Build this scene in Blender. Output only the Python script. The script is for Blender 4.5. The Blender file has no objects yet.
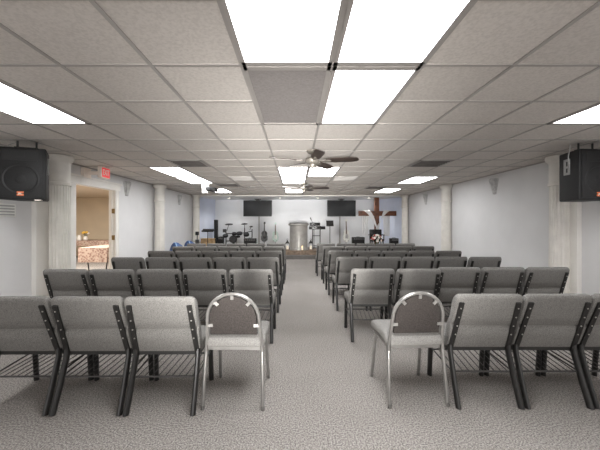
import bpy, bmesh, math, random
from mathutils import Vector, Matrix
random.seed(7)
PI = math.pi
C = bpy.context.scene.collection
F, CX, CY, EYE = 303.0, 296.0, 223.0, 1.4      # focal length and vanishing point in pixels, eye height in metres
CEIL = 2.465
XL, XR = -3.98, 4.30                            # side walls
YS = 12.0                                       # front of the stage
YB = 13.75                                      # wall behind the stage
YN = -3.2                                       # near end of the room, behind the camera
def X_(px, Y): return (px - CX) * Y / F
def Z_(py, Y): return EYE - (py - CY) * Y / F

# ------------------------------------------------------------------ materials
def lin(c):
    return tuple(((v/255)/12.92 if v/255 <= .04045 else ((v/255+.055)/1.055)**2.4) for v in c) + (1,)
MATS = {}
def mat(name, rgb, rough=.6, metal=0, noise=None, bump=0, spec=.5, emit=None, alpha=1, rgb2=None, trans=0):
    if name in MATS: return MATS[name]
    m = bpy.data.materials.new(name); m.use_nodes = True
    nt = m.node_tree; b = nt.nodes['Principled BSDF']
    b.inputs['Base Color'].default_value = lin(rgb); b.inputs['Roughness'].default_value = rough
    b.inputs['Metallic'].default_value = metal; b.inputs['Specular IOR Level'].default_value = spec
    b.inputs['Alpha'].default_value = alpha; b.inputs['Transmission Weight'].default_value = trans
    if emit:
        b.inputs['Emission Color'].default_value = lin(emit[0]); b.inputs['Emission Strength'].default_value = emit[1]
    if noise:
        sc, amt = noise
        tc = nt.nodes.new('ShaderNodeTexCoord'); n = nt.nodes.new('ShaderNodeTexNoise')
        n.inputs['Scale'].default_value = sc; n.inputs['Detail'].default_value = 4
        nt.links.new(tc.outputs['Object'], n.inputs['Vector'])
        r = nt.nodes.new('ShaderNodeValToRGB')
        a = tuple(max(0, v*(1-amt)) for v in rgb); c2 = rgb2 or tuple(min(255, v*(1+amt)) for v in rgb)
        r.color_ramp.elements[0].position = .32; r.color_ramp.elements[1].position = .68
        r.color_ramp.elements[0].color = lin(a); r.color_ramp.elements[1].color = lin(c2)
        nt.links.new(n.outputs['Fac'], r.inputs['Fac']); nt.links.new(r.outputs['Color'], b.inputs['Base Color'])
        if bump:
            bp = nt.nodes.new('ShaderNodeBump'); bp.inputs['Strength'].default_value = bump; bp.inputs['Distance'].default_value = .004
            nt.links.new(n.outputs['Fac'], bp.inputs['Height']); nt.links.new(bp.outputs['Normal'], b.inputs['Normal'])
    MATS[name] = m
    return m

def carpet_mat():
    m = bpy.data.materials.new('carpet'); m.use_nodes = True
    nt = m.node_tree; b = nt.nodes['Principled BSDF']; b.inputs['Roughness'].default_value = .95
    b.inputs['Specular IOR Level'].default_value = .1
    tc = nt.nodes.new('ShaderNodeTexCoord')
    n1 = nt.nodes.new('ShaderNodeTexNoise'); n1.inputs['Scale'].default_value = 100; n1.inputs['Detail'].default_value = 5
    n2 = nt.nodes.new('ShaderNodeTexNoise'); n2.inputs['Scale'].default_value = 1.1; n2.inputs['Detail'].default_value = 3
    for n in (n1, n2): nt.links.new(tc.outputs['Object'], n.inputs['Vector'])
    r1 = nt.nodes.new('ShaderNodeValToRGB'); e = r1.color_ramp.elements
    e[0].position = .34; e[0].color = lin((98,94,91)); e[1].position = .68; e[1].color = lin((182,176,171))
    r2 = nt.nodes.new('ShaderNodeValToRGB'); e = r2.color_ramp.elements
    e[0].position = .3; e[0].color = (.86,.86,.86,1); e[1].position = .7; e[1].color = (1,1,1,1)
    mx = nt.nodes.new('ShaderNodeMix'); mx.data_type = 'RGBA'; mx.blend_type = 'MULTIPLY'; mx.inputs[0].default_value = 1
    nt.links.new(n1.outputs['Fac'], r1.inputs['Fac']); nt.links.new(n2.outputs['Fac'], r2.inputs['Fac'])
    nt.links.new(r1.outputs['Color'], mx.inputs[6]); nt.links.new(r2.outputs['Color'], mx.inputs[7])
    nt.links.new(mx.outputs[2], b.inputs['Base Color'])
    bp = nt.nodes.new('ShaderNodeBump'); bp.inputs['Strength'].default_value = .5; bp.inputs['Distance'].default_value = .008
    nt.links.new(n1.outputs['Fac'], bp.inputs['Height']); nt.links.new(bp.outputs['Normal'], b.inputs['Normal'])
    return m

GX0, GY0, TILE = -.366, 2.04, .61
def tile_mat():
    m = bpy.data.materials.new('ceiling_tile'); m.use_nodes = True
    nt = m.node_tree; b = nt.nodes['Principled BSDF']; b.inputs['Roughness'].default_value = .9
    b.inputs['Specular IOR Level'].default_value = .15
    tc = nt.nodes.new('ShaderNodeTexCoord')
    n1 = nt.nodes.new('ShaderNodeTexNoise'); n1.inputs['Scale'].default_value = 55; n1.inputs['Detail'].default_value = 4
    nt.links.new(tc.outputs['Object'], n1.inputs['Vector'])
    r1 = nt.nodes.new('ShaderNodeValToRGB'); e = r1.color_ramp.elements
    e[0].position = .33; e[0].color = lin((203,197,191)); e[1].position = .6; e[1].color = lin((217,211,205))
    nt.links.new(n1.outputs['Fac'], r1.inputs['Fac'])
    sub = nt.nodes.new('ShaderNodeVectorMath'); sub.operation = 'SUBTRACT'; sub.inputs[1].default_value = (GX0, GY0, 0)
    div = nt.nodes.new('ShaderNodeVectorMath'); div.operation = 'DIVIDE'; div.inputs[1].default_value = (TILE, TILE, 10)
    fl = nt.nodes.new('ShaderNodeVectorMath'); fl.operation = 'FLOOR'
    wn = nt.nodes.new('ShaderNodeTexWhiteNoise'); wn.noise_dimensions = '2D'
    nt.links.new(tc.outputs['Object'], sub.inputs[0]); nt.links.new(sub.outputs[0], div.inputs[0])
    nt.links.new(div.outputs[0], fl.inputs[0]); nt.links.new(fl.outputs[0], wn.inputs['Vector'])
    mr = nt.nodes.new('ShaderNodeMapRange'); mr.inputs['To Min'].default_value = .9; mr.inputs['To Max'].default_value = 1
    nt.links.new(wn.outputs['Value'], mr.inputs['Value'])
    mx = nt.nodes.new('ShaderNodeMix'); mx.data_type = 'RGBA'; mx.blend_type = 'MULTIPLY'; mx.inputs[0].default_value = 1
    nt.links.new(r1.outputs['Color'], mx.inputs[6]); nt.links.new(mr.outputs[0], mx.inputs[7])
    nt.links.new(mx.outputs[2], b.inputs['Base Color'])
    bp = nt.nodes.new('ShaderNodeBump'); bp.inputs['Strength'].default_value = .3; bp.inputs['Distance'].default_value = .004
    nt.links.new(n1.outputs['Fac'], bp.inputs['Height']); nt.links.new(bp.outputs['Normal'], b.inputs['Normal'])
    return m

def floral_mat():
    m = bpy.data.materials.new('floral_cloth'); m.use_nodes = True
    nt = m.node_tree; b = nt.nodes['Principled BSDF']; b.inputs['Roughness'].default_value = .8
    tc = nt.nodes.new('ShaderNodeTexCoord')
    v = nt.nodes.new('ShaderNodeTexVoronoi'); v.inputs['Scale'].default_value = 19
    nt.links.new(tc.outputs['Object'], v.inputs['Vector'])
    r = nt.nodes.new('ShaderNodeValToRGB'); e = r.color_ramp.elements
    e[0].position = .0; e[0].color = lin((78,52,44)); e[1].position = .62; e[1].color = lin((172,152,138))
    k = r.color_ramp.elements.new(.3); k.color = lin((142,112,100))
    nt.links.new(v.outputs['Distance'], r.inputs['Fac']); nt.links.new(r.outputs['Color'], b.inputs['Base Color'])
    return m

M_carpet, M_tile, M_floral = carpet_mat(), tile_mat(), floral_mat()
M_wall = mat('wall_paint', (212,211,211), .75, noise=(2.0,.015))
M_walls = mat('stage_wall_paint', (224,226,229), .7, noise=(2.0,.012))
M_blue = mat('pale_blue_wall', (222,230,248), .7, noise=(2.0,.02))  # pale blue colour of the angled walls beside the stage
M_beige = mat('beige_paint', (212,198,176), .8, noise=(2.0,.02))
M_trim = mat('white_trim', (228,225,220), .5, noise=(3.0,.02))
M_col = mat('column_white', (218,214,207), .45, noise=(6.0,.03))
M_sconce = mat('sconce_plaster', (176,175,174), .5, noise=(12,.12))
M_grid = mat('grid_metal', (166,161,157), .5, noise=(3.0,.03))
M_seatf = mat('grey_fabric', (114,112,109), .9, noise=(170,.16), bump=.3, spec=.15)
M_seatl = mat('light_grey_fabric', (122,120,117), .9, noise=(170,.14), bump=.3, spec=.15)
M_black = mat('black_steel', (30,29,28), .42, noise=(8,.1))
M_bolt = mat('bolt_zinc', (200,198,192), .3, metal=.8, noise=(20,.05))
M_wire = mat('rack_wire', (52,50,49), .5, noise=(20,.1))
M_chrome = mat('satin_silver', (156,154,151), .3, metal=.75, noise=(15,.05))
M_panel = mat('dark_back_fabric', (54,50,48), .9, noise=(120,.18), bump=.3, spec=.15)
M_rubber = mat('black_rubber', (24,24,24), .8, noise=(20,.1))
M_spk = mat('speaker_black', (19,19,20), .6, noise=(60,.15))
M_grille = mat('speaker_grille', (27,27,28), .65, noise=(90,.3))
M_cone = mat('speaker_cone', (24,24,25), .5, noise=(30,.1))
M_orange = mat('orange_badge', (226,120,72), .5, noise=(10,.05))
M_white = mat('white_plastic', (225,224,220), .45, noise=(6,.02))
M_lgrey = mat('light_grey_plastic', (168,167,165), .5, noise=(6,.03))
M_dgrey = mat('dark_grey', (64,63,63), .55, noise=(10,.1))
M_blade = mat('dark_blade_wood', (52,42,37), .4, noise=(6,.25))
M_nickel = mat('brushed_nickel', (128,123,115), .5, metal=.5, noise=(20,.05))
M_red = mat('exit_red', (214,62,62), .5, noise=(5,.03), emit=((230,60,60),.35))
M_exitw = mat('exit_white', (238,226,216), .5, noise=(5,.02))
M_tv = mat('tv_screen', (26,27,29), .22, noise=(3,.1), spec=.22)
M_tvb = mat('tv_bezel', (22,22,23), .4, noise=(9,.1))
M_wood = mat('cross_wood', (104,64,44), .55, noise=(9,.25), bump=.2)
M_lwood = mat('light_wood', (196,164,122), .55, noise=(7,.12))
M_stepw = mat('stage_wood', (120,102,86), .6, noise=(9,.2))
M_stepc = mat('stage_carpet', (98,95,92), .9, noise=(90,.2))
M_cloth = mat('sheer_white_cloth', (240,240,240), .9, noise=(20,.01), alpha=.88)
M_pulpit = mat('pulpit_grey', (163,160,155), .38, metal=.25, noise=(6,.06))
M_bbag = mat('blue_vinyl', (38,70,118), .45, noise=(12,.15))
M_bbag2 = mat('blue_vinyl_light', (150,175,205), .5, noise=(12,.05))
M_gblack = mat('guitar_black', (24,22,22), .2, noise=(8,.1))
M_gmint = mat('guitar_pale_green', (190,208,200), .25, noise=(8,.03))
M_gwhite = mat('guitar_white', (222,222,216), .25, noise=(8,.03))
M_gneck = mat('guitar_neck', (92,70,52), .4, noise=(20,.15))
M_pad = mat('drum_pad', (40,40,42), .7, noise=(30,.1))
M_kwhite = mat('key_white', (228,226,220), .35, noise=(20,.02))
M_petal = mat('petal_white', (238,230,222), .7, noise=(30,.05))
M_petalr = mat('petal_red', (168,48,46), .7, noise=(30,.1))
M_yellow = mat('petal_yellow', (222,180,80), .7, noise=(30,.1))
M_leaf = mat('leaf_green', (66,84,54), .7, noise=(30,.2))
M_glass = mat('lantern_glass', (230,230,230), .1, noise=(5,.02), alpha=.25)
M_candle = mat('candle_wax', (240,232,214), .6, noise=(10,.03), emit=((255,230,190),.25))
M_flame = mat('candle_flame', (255,214,150), .6, noise=(10,.03), emit=((255,205,130),4))
M_jam = mat('brass_hinge', (134,112,74), .4, metal=.6, noise=(15,.1))
M_lit = mat('lit_diffuser', (244,246,244), .6, noise=(3,.02), emit=((250,251,252),11))
M_unlit = mat('unlit_diffuser', (146,141,139), .6, noise=(60,.05))
M_puck = mat('downlight_lens', (250,248,240), .5, noise=(3,.02), emit=((255,250,235),9))
M_vent = mat('vent_metal', (150,146,142), .5, noise=(8,.04))
M_ventd = mat('vent_dark', (96,92,89), .7, noise=(8,.1))  # dark metal of the dark vents' slats and backing
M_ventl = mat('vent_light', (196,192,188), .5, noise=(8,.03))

# ------------------------------------------------------------------ mesh building
class MB:
    def __init__(s): s.v = []; s.f = []
    def add(s, vs, fs):
        o = len(s.v); s.v += [tuple(v) for v in vs]; s.f += [tuple(i+o for i in f) for f in fs]; return s
    def box(s, x0, x1, y0, y1, z0, z1):
        return s.add([(x0,y0,z0),(x1,y0,z0),(x1,y1,z0),(x0,y1,z0),(x0,y0,z1),(x1,y0,z1),(x1,y1,z1),(x0,y1,z1)],
                     [(0,3,2,1),(4,5,6,7),(0,1,5,4),(1,2,6,5),(2,3,7,6),(3,0,4,7)])
    def rbox(s, x0, x1, y0, y1, z0, z1, r, seg=3, mtx=None):
        bm = bmesh.new(); bmesh.ops.create_cube(bm, size=1)
        for v in bm.verts:
            v.co = Vector(((x0+x1)/2 + v.co.x*(x1-x0), (y0+y1)/2 + v.co.y*(y1-y0), (z0+z1)/2 + v.co.z*(z1-z0)))
        bmesh.ops.bevel(bm, geom=bm.edges[:], offset=r, segments=seg, profile=.5, affect='EDGES')
        bm.verts.index_update()
        vs = [(mtx @ v.co if mtx else v.co.copy()) for v in bm.verts]; fs = [[v.index for v in f.verts] for f in bm.faces]
        bm.free(); return s.add(vs, fs)
    def bar(s, p, q, w, h, up=(0,0,1)):
        p, q = Vector(p), Vector(q); d = (q-p).normalized(); a = d.cross(Vector(up))
        if a.length < 1e-4: a = d.cross(Vector((0,1,0)))
        a.normalize(); b = a.cross(d)
        vs = [e + a*(w/2)*i + b*(h/2)*j for e in (p,q) for i,j in ((-1,-1),(1,-1),(1,1),(-1,1))]
        return s.add(vs, [(0,3,2,1),(4,5,6,7),(0,1,5,4),(1,2,6,5),(2,3,7,6),(3,0,4,7)])
    def tube(s, pts, r, n=8, ry=None, closed=False):
        pts = [Vector(p) for p in pts]; N = len(pts); rs = r if isinstance(r, (list,tuple)) else [r]*N
        vs = []; prev = None
        for i, p in enumerate(pts):
            if closed: d = pts[(i+1) % N] - pts[i-1]
            else: d = pts[min(i+1,N-1)] - pts[max(i-1,0)]
            d.normalize()
            if prev is None:
                a = d.cross(Vector((0,0,1)))
                if a.length < 1e-3: a = d.cross(Vector((0,1,0)))
            else: a = prev - d*prev.dot(d)
            a.normalize(); prev = a; b = d.cross(a)
            for k in range(n):
                t = 2*PI*k/n
                vs.append(p + a*math.cos(t)*rs[i] + b*math.sin(t)*(ry if ry else rs[i]))
        fs = []
        for i in range(N if closed else N-1):
            j = (i+1) % N
            for k in range(n): fs.append((i*n+k, i*n+(k+1)%n, j*n+(k+1)%n, j*n+k))
        if not closed: fs += [tuple(range(n-1,-1,-1)), tuple((N-1)*n+k for k in range(n))]
        return s.add(vs, fs)
    def cyl(s, p, q, r, n=16, r2=None):
        return s.tube([p, q], [r, r if r2 is None else r2], n)
    def lathe(s, prof, n=24, c=(0,0,0), sx=1, sy=1, a0=0, a1=2*PI, rad=None):
        vs = []; full = abs(a1-a0-2*PI) < 1e-6; K = n if full else n+1
        for r, z in prof:
            for k in range(K):
                t = a0+(a1-a0)*k/n; rr = r*(rad(t) if rad else 1)
                vs.append((c[0]+rr*math.cos(t)*sx, c[1]+rr*math.sin(t)*sy, c[2]+z))
        fs = []
        for i in range(len(prof)-1):
            for k in range(n if full else n):
                l = (k+1) % K
                fs.append((i*K+k, i*K+l, (i+1)*K+l, (i+1)*K+k))
        fs += [tuple(range(K-1,-1,-1)), tuple((len(prof)-1)*K+k for k in range(K))]
        return s.add(vs, fs)
    def prism(s, poly, h0, h1, fn):            # poly of (a,b); fn(a,b,h) -> xyz
        n = len(poly)
        vs = [fn(a,b,h0) for a,b in poly] + [fn(a,b,h1) for a,b in poly]
        return s.add(vs, [tuple(range(n-1,-1,-1)), tuple(range(n,2*n))] + [(i,(i+1)%n,n+(i+1)%n,n+i) for i in range(n)])
    def ball(s, c, r, n=10, sx=1, sy=1, sz=1):
        prof = [(max(1e-4, r*math.sin(PI*i/n)), -r*math.cos(PI*i/n)*sz) for i in range(n+1)]
        return s.lathe(prof, n+2, c, sx, sy)
    def grid(s, nu, nv, fn):
        vs = [fn(i/nu, j/nv) for i in range(nu+1) for j in range(nv+1)]
        return s.add(vs, [(i*(nv+1)+j, (i+1)*(nv+1)+j, (i+1)*(nv+1)+j+1, i*(nv+1)+j+1) for i in range(nu) for j in range(nv)])
    def xf(s, m):
        s.v = [tuple(m @ Vector(v)) for v in s.v]; return s
    def build(s, name, m, parent=None, smooth=True, angle=40, label=None):
        me = bpy.data.meshes.new(name); me.from_pydata(s.v, [], s.f)
        bm = bmesh.new(); bm.from_mesh(me); bmesh.ops.recalc_face_normals(bm, faces=bm.faces[:]); bm.to_mesh(me); bm.free()
        if smooth:
            me.shade_smooth(); me.set_sharp_from_angle(angle=math.radians(angle))
        me.materials.append(m)
        o = bpy.data.objects.new(name, me); C.objects.link(o)
        if parent: o.parent = parent
        if label: o['label'] = label
        return o

def empty(name, loc, label, cat, group=None, rz=0):
    o = bpy.data.objects.new(name, None); C.objects.link(o); o.location = loc; o.rotation_euler = (0,0,rz)
    o.empty_display_size = .1
    return tag(o, label, cat, group)
def tag(o, label, cat, group=None):
    o['label'] = label; o['category'] = cat
    if group: o['group'] = group
    return o
def struct(o): o['kind'] = 'structure'; return o
def place(o, loc, rz=0): o.location = loc; o.rotation_euler = (0,0,rz); return o
def copy_tree(o, parent=None):
    c = o.copy(); C.objects.link(c)
    if parent: c.parent = parent
    for ch in [k for k in o.children]: copy_tree(ch, c)
    return c
def text_mesh(txt, size, m, name, parent, mtx, depth=.002, bold=.0, label=None, sx=1):
    cu = bpy.data.curves.new('lettering', 'FONT'); cu.body = txt; cu.size = size; cu.extrude = depth
    cu.align_x = 'CENTER'; cu.align_y = 'CENTER'; cu.offset = bold
    t = bpy.data.objects.new('lettering', cu); C.objects.link(t)
    dg = bpy.context.evaluated_depsgraph_get(); dg.update()
    me = bpy.data.meshes.new_from_object(t.evaluated_get(dg)); bpy.data.objects.remove(t)
    me.transform(mtx @ Matrix.Diagonal((sx,1,1,1))); me.materials.clear(); me.materials.append(m)
    o = bpy.data.objects.new(name, me); C.objects.link(o); o.parent = parent
    if label: o['label'] = label
    return o

# ------------------------------------------------------------------ the room
struct(MB().box(-11, XR+.12, YN, YB+.1, -.1, 0).build('floor', M_carpet, smooth=False))
DY0, DY1, DH = 5.45, 6.66, 2.12                   # doorway in the left wall
wl = MB().box(XL-.12, XL, YN, DY0, 0, CEIL+.02).box(XL-.12, XL, DY0, DY1, DH, CEIL+.02).box(XL-.12, XL, DY1, YS+.1, 0, CEIL+.02)
struct(wl.build('wall_left', M_wall, smooth=False))
struct(MB().box(XR, XR+.12, YN, YS+.1, 0, CEIL+.02).build('wall_right', M_wall, smooth=False))
struct(MB().box(-3.70, 3.74, YB, YB+.1, 0, CEIL+.02).build('wall_back', M_walls, smooth=False))
for nm, xa, xb in (('wall_back_left', XL, -3.66), ('wall_back_right', XR, 3.70)):
    s = -1 if xa < 0 else 1
    poly = [(xa, YS+.1), (xb, YB+.02), (xb+s*.1, YB+.1), (xa+s*.1, YS+.1)]
    struct(MB().prism(poly, 0, CEIL+.02, lambda a,b,h: (a,b,h)).build(nm, M_blue, smooth=False))
YC = 11.62
struct(MB().box(XL-.12, XR+.12, YN, YC, CEIL, CEIL+.08).build('ceiling', M_tile, smooth=False))
# stage ceiling, a plain drywall soffit, and the trim strip where the tiles stop
struct(MB().box(XL-.3, XR+.3, YC, YB+.1, CEIL-.012, CEIL+.08).build('ceiling', M_walls, smooth=False))
struct(MB().box(XL, XR, YC-.03, YC+.03, CEIL-.035, CEIL-.004).build('trim_1', M_trim, smooth=False))
# T-bar grid
g = MB(); wb = .013
k0 = math.ceil((XL-GX0)/TILE); k1 = math.floor((XR-GX0)/TILE)
for k in range(k0, k1+1): g.box(GX0+k*TILE-wb, GX0+k*TILE+wb, YN, YC-.03, CEIL-.006, CEIL+.001)
for k in range(math.ceil((YN-GY0)/TILE), math.floor((YC-.05-GY0)/TILE)+1): g.box(XL, XR, GY0+k*TILE-wb, GY0+k*TILE+wb, CEIL-.0055, CEIL+.001)
struct(g.build('trim_2', M_grid, smooth=False))
g = MB().box(XL, XL+.025, YN, YC-.03, CEIL-.02, CEIL).box(XR-.025, XR, YN, YC-.03, CEIL-.02, CEIL)
struct(g.build('trim_3', M_grid, smooth=False))
struct(MB().box(XL, XL+.015, YN, DY0-.13, 0, .1).box(XL, XL+.015, DY1+.13, YS, 0, .1).build('baseboard_left', M_trim, smooth=False))
struct(MB().box(XR-.015, XR, YN, YS, 0, .1).build('baseboard_right', M_trim, smooth=False))
# stage: carpeted lower step, wooden front band, carpeted deck
st = MB().prism([(XL,YS+.1),(XR,YS+.1),(3.72,YB),(-3.68,YB)], 0, .30, lambda a,b,h:(a,b,h)).box(XL, XR, YS, YS+.11, .14, .30)
struct(st.build('floor_stage', M_stepw, smooth=False))
struct(MB().box(XL, XR, YS-.28, YS+.0, 0, .14).build('floor_step', M_stepc, smooth=False))
# doorway casing
d = MB()
d.box(XL-.13, XL+.02, DY0-.12, DY0+.008, 0, DH+.02).box(XL-.13, XL+.02, DY1-.008, DY1+.12, 0, DH+.02)
d.box(XL-.13, XL+.03, DY0-.16, DY1+.16, DH-.008, DH+.12).box(XL-.13, XL+.05, DY0-.2, DY1+.2, DH+.12, DH+.155)
d.box(XL-.09, XL-.05, DY1-.028, DY1-.004, 0, DH-.01).box(XL+.02, XL+.028, DY1+.02, DY1+.035, 0, DH).box(XL+.02, XL+.028, DY1+.08, DY1+.095, 0, DH)
door = struct(d.build('door_1', M_trim, smooth=False))
for z in (1.66, 1.08):
    MB().box(XL-.05, XL+.004, DY1-.034, DY1-.006, z-.05, z+.05).cyl((XL+.0, DY1-.03, z-.055), (XL+.0, DY1-.03, z+.055), .01, 10).build('hinge', M_jam, door)
# side room beyond the doorway
struct(MB().box(-11, XL-.12, 12.6, 12.7, 0, CEIL).build('wall_side_room_back', M_beige, smooth=False))
struct(MB().box(-11.1, -11, 3.4, 12.7, 0, CEIL).build('wall_side_room_left', M_beige, smooth=False))
struct(MB().box(-11, XL-.12, 3.4, 3.5, 0, CEIL).build('wall_side_room_front', M_beige, smooth=False))
struct(MB().box(-11.1, XL-.12, 3.4, 12.7, CEIL-.02, CEIL+.06).build('ceiling_side_room', mat('side_room_ceiling', (206,190,168), .9, noise=(40,.04)), smooth=False))

# ------------------------------------------------------------------ columns
def make_column(x, y, side, r, label, pil):
    t = empty('column', (x, y, 0), label, 'column', 'white columns along the side walls')
    NF = 20
    flute = lambda a: 1 - .085*max(0, math.cos(a*NF))**.6 if math.cos(a*NF) > 0 else 1
    MB().lathe([(r*.98, .16), (r*.98, .3), (r*.93, 1.0), (r*.9, 1.99)], 160, rad=flute).build('shaft', M_col, t, angle=60)
    MB().lathe([(r*1.3, 0), (r*1.3, .07), (r*1.22, .08), (r*1.28, .11), (r*1.2, .14), (r*1.02, .16)], 32).build('base', M_col, t)
    MB().lathe([(r*.9, 1.98), (r*1.04, 1.99), (r*1.06, 2.01), (r*1.04, 2.03), (r*.93, 2.04), (r*.93, 2.34), (r*.98, 2.355), (r*1.16, 2.38), (r*1.26, 2.41), (r*1.28, 2.43), (r*1.24, 2.455)], 32).build('capital', M_col, t)
    if pil:
        xw = (XL if side < 0 else XR) - x
        a, b = sorted((xw, xw - side*.07))
        MB().box(a, b, -.24, .24, 0, CEIL-.005).build('pilaster', M_trim, t, smooth=False)
for x, y, s, lab, pil in ((-3.74,4.8,-1,'fluted white column on the left wall beside the doorway and hanging speaker', 1),
                     (4.18,4.8,1,'fluted white column on the right wall beside the hanging speaker', 1),
                     (-3.80,8.45,-1,'white column halfway along the left wall', 0),
                     (4.19,8.45,1,'white column halfway along the right wall', 0),
                     (-3.80,11.55,-1,'white column at the stage end of the left wall', 0),
                     (4.15,11.55,1,'white column at the stage end of the right wall', 0)):
    make_column(x, y, s, .148 if y < 5 else .138 if y < 9 else .128, lab, pil)

# ------------------------------------------------------------------ ceiling lights, vents, downlights
def ceiling_light(ix, y0, label, lit=True, group='lit ceiling panels'):
    x0 = GX0 + ix*TILE
    t = empty('ceiling_light', (x0+TILE/2, y0+TILE, CEIL), label, 'ceiling light', group if lit else None)
    w, l = TILE/2-.008, TILE-.008
    f = MB()
    for a in ((-w,-w+.024,-l,l), (w-.024,w,-l,l), (-w,w,-l,-l+.045), (-w,w,l-.045,l)): f.box(*a, -.012, -.001)
    f.build('frame', M_grid, t, smooth=False)
    MB().box(-w+.02, w-.02, -l+.02, l-.02, -.008, -.002).build('diffuser', M_lit if lit else M_unlit, t, smooth=False)
    return t
ceiling_light(0, .82, 'large lit ceiling panel at top centre, beyond it the grey unlit panel')
ceiling_light(1, .82, 'large lit ceiling panel at top, right-hand of the nearest pair')
ceiling_light(0, 2.04, 'grey unlit ceiling panel between lit panels', lit=False)
ceiling_light(1, 2.04, 'lit ceiling panel just right of the grey unlit panel')
ceiling_light(-4, 2.04, 'lit ceiling panel near the left edge of the photo above the left speaker')
ceiling_light(5, 2.04, 'lit ceiling panel near the right edge of the photo above the right speaker')
ceiling_light(0, 5.70, 'lit ceiling panel left of the near fan, nearer of two end to end')
ceiling_light(1, 5.70, 'lit ceiling panel behind the right blades of the near fan')
ceiling_light(0, 6.92, 'lit ceiling panel between the near fan and the far fan')
ceiling_light(0, 9.36, 'farthest lit ceiling panel in the centre, behind the far fan')
ceiling_light(-4, 5.70, 'lit ceiling panel on the left, nearest of three before the projector')
ceiling_light(-4, 6.92, 'lit ceiling panel on the left just before the hanging projector')
ceiling_light(-4, 9.36, 'lit ceiling panel on the left beyond the hanging projector')
ceiling_light(5, 6.92, 'lit ceiling panel on the right above the middle right column side')
ceiling_light(5, 9.36, 'farthest lit ceiling panel on the right, toward the cross')
# no panels behind the camera; added unseen fill lamps light that end instead
def vent(ix, y0, label, dark):
    x0 = GX0 + ix*TILE; w = TILE/2-.016
    t = empty('ceiling_vent', (x0+TILE/2, y0+TILE/2, CEIL), label, 'vent', 'ceiling air vents')
    f = MB()
    for a in ((-w,-w+.04,-w,w), (w-.04,w,-w,w), (-w,w,-w,-w+.04), (-w,w,w-.04,w)): f.box(*a, -.014, -.001)
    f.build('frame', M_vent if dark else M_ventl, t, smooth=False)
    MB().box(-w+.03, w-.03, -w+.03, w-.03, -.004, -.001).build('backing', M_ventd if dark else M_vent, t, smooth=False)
    s = MB(); n = 6
    for k in range(n):
        yy = -w+.07 + (2*w-.14)*k/(n-1)
        s.bar((-w+.035, yy, -.009), (w-.035, yy, -.009), .035, .004, up=(0,.5,1))
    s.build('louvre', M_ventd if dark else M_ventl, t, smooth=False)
vent(4, 5.09, 'dark louvred ceiling vent on the right, nearest the camera', True)
vent(-3, 5.09, 'dark louvred ceiling vent on the left beside the left light panels', True)
vent(-2, 6.92, 'pale louvred ceiling vent on the left of the fans', False)
vent(2, 6.92, 'pale louvred ceiling vent to the right of the near fan', False)
vent(-3, 8.14, 'small dark ceiling vent far left beyond the projector', True)
vent(4, 8.75, 'small dark ceiling vent far right between right light panels', True)
for px, py, lab in ((251,187.3,'round white ceiling speaker above the left television side'), (351,187.3,'round white ceiling speaker above the right television side')):
    Y = 8.95
    t = empty('ceiling_speaker', (X_(px,Y), Y, CEIL), lab, 'ceiling speaker', 'round ceiling speakers')
    MB().lathe([(.12,-.001),(.12,-.008),(.105,-.012),(.1,-.008)], 24).build('rim', M_ventl, t)
    MB().lathe([(.1,-.002),(.1,-.007),(.05,-.009)], 24).build('grille', M_vent, t)
for px, where in ((229,'above the drum kit'), (280,'between the left television and the pulpit'), (318,'left of the right television'), (369,'left of the cross')):
    Y = 12.75
    t = empty('downlight', (X_(px,Y), Y, CEIL-.012), 'round recessed downlight in the stage ceiling ' + where, 'downlight', 'stage downlights')
    MB().lathe([(.085,-.001),(.085,-.008),(.065,-.012),(.06,-.004)], 24).build('rim', M_white, t)
    MB().lathe([(.06,-.003),(.06,-.006),(.02,-.008)], 24).build('lens', M_puck, t)
    ld = bpy.data.lights.new('downlight_beam', 'SPOT'); ld.energy = 42; ld.spot_size = 2.4; ld.spot_blend = .8; ld.shadow_soft_size = .06; ld.color = (1,.97,.92)
    lo = bpy.data.objects.new('downlight_beam', ld); C.objects.link(lo); lo.location = (0, 0, -.03); lo.parent = t

# ------------------------------------------------------------------ ceiling fans
def fan(x, y, drop, angs, label):
    t = empty('ceiling_fan', (x, y, CEIL), label, 'ceiling fan', 'ceiling fans')
    MB().lathe([(.085,-.001),(.085,-.025),(.06,-.05),(.03,-.055)], 24).build('canopy', M_nickel, t)
    MB().lathe([(.02,-.05),(.02,-drop+.05),(.05,-drop+.045),(.1,-drop+.03),(.105,-drop-.01),(.09,-drop-.035),(.05,-drop-.05),(.045,-drop-.09),(.02,-drop-.1)], 28).build('motor_housing', M_nickel, t)
    for a in angs:
        R = Matrix.Rotation(math.radians(a), 4, 'Z') @ Matrix.Translation((0,0,-drop)) @ Matrix.Rotation(math.radians(-13), 4, 'X')
        out = [(.2,-.055),(.34,-.066),(.56,-.07),(.63,-.06),(.66,-.035),(.665,0),(.66,.035),(.63,.06),(.56,.07),(.34,.066),(.2,.055)]
        b = MB().prism(out, -.004, .004, lambda p,q,h: (p,q,h)).xf(R).build('blade', M_blade, t)
        MB().bar((.09,0,-.008), (.19,0,-.008), .03, .006).prism([(.18,-.04),(.26,-.02),(.28,0),(.26,.02),(.18,.04)], -.011, -.004, lambda p,q,h:(p,q,h)).xf(R).build('blade_bracket', M_nickel, b, smooth=False)
fan(X_(312.5,4.44), 4.44, .16, (-12,-84,132,60,204), 'near five-bladed dark wood ceiling fan in the centre')
fan(X_(304,8.0), 8.0, .15, (-4,68,140,212,284), 'far dark-bladed ceiling fan beyond the near fan')

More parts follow.
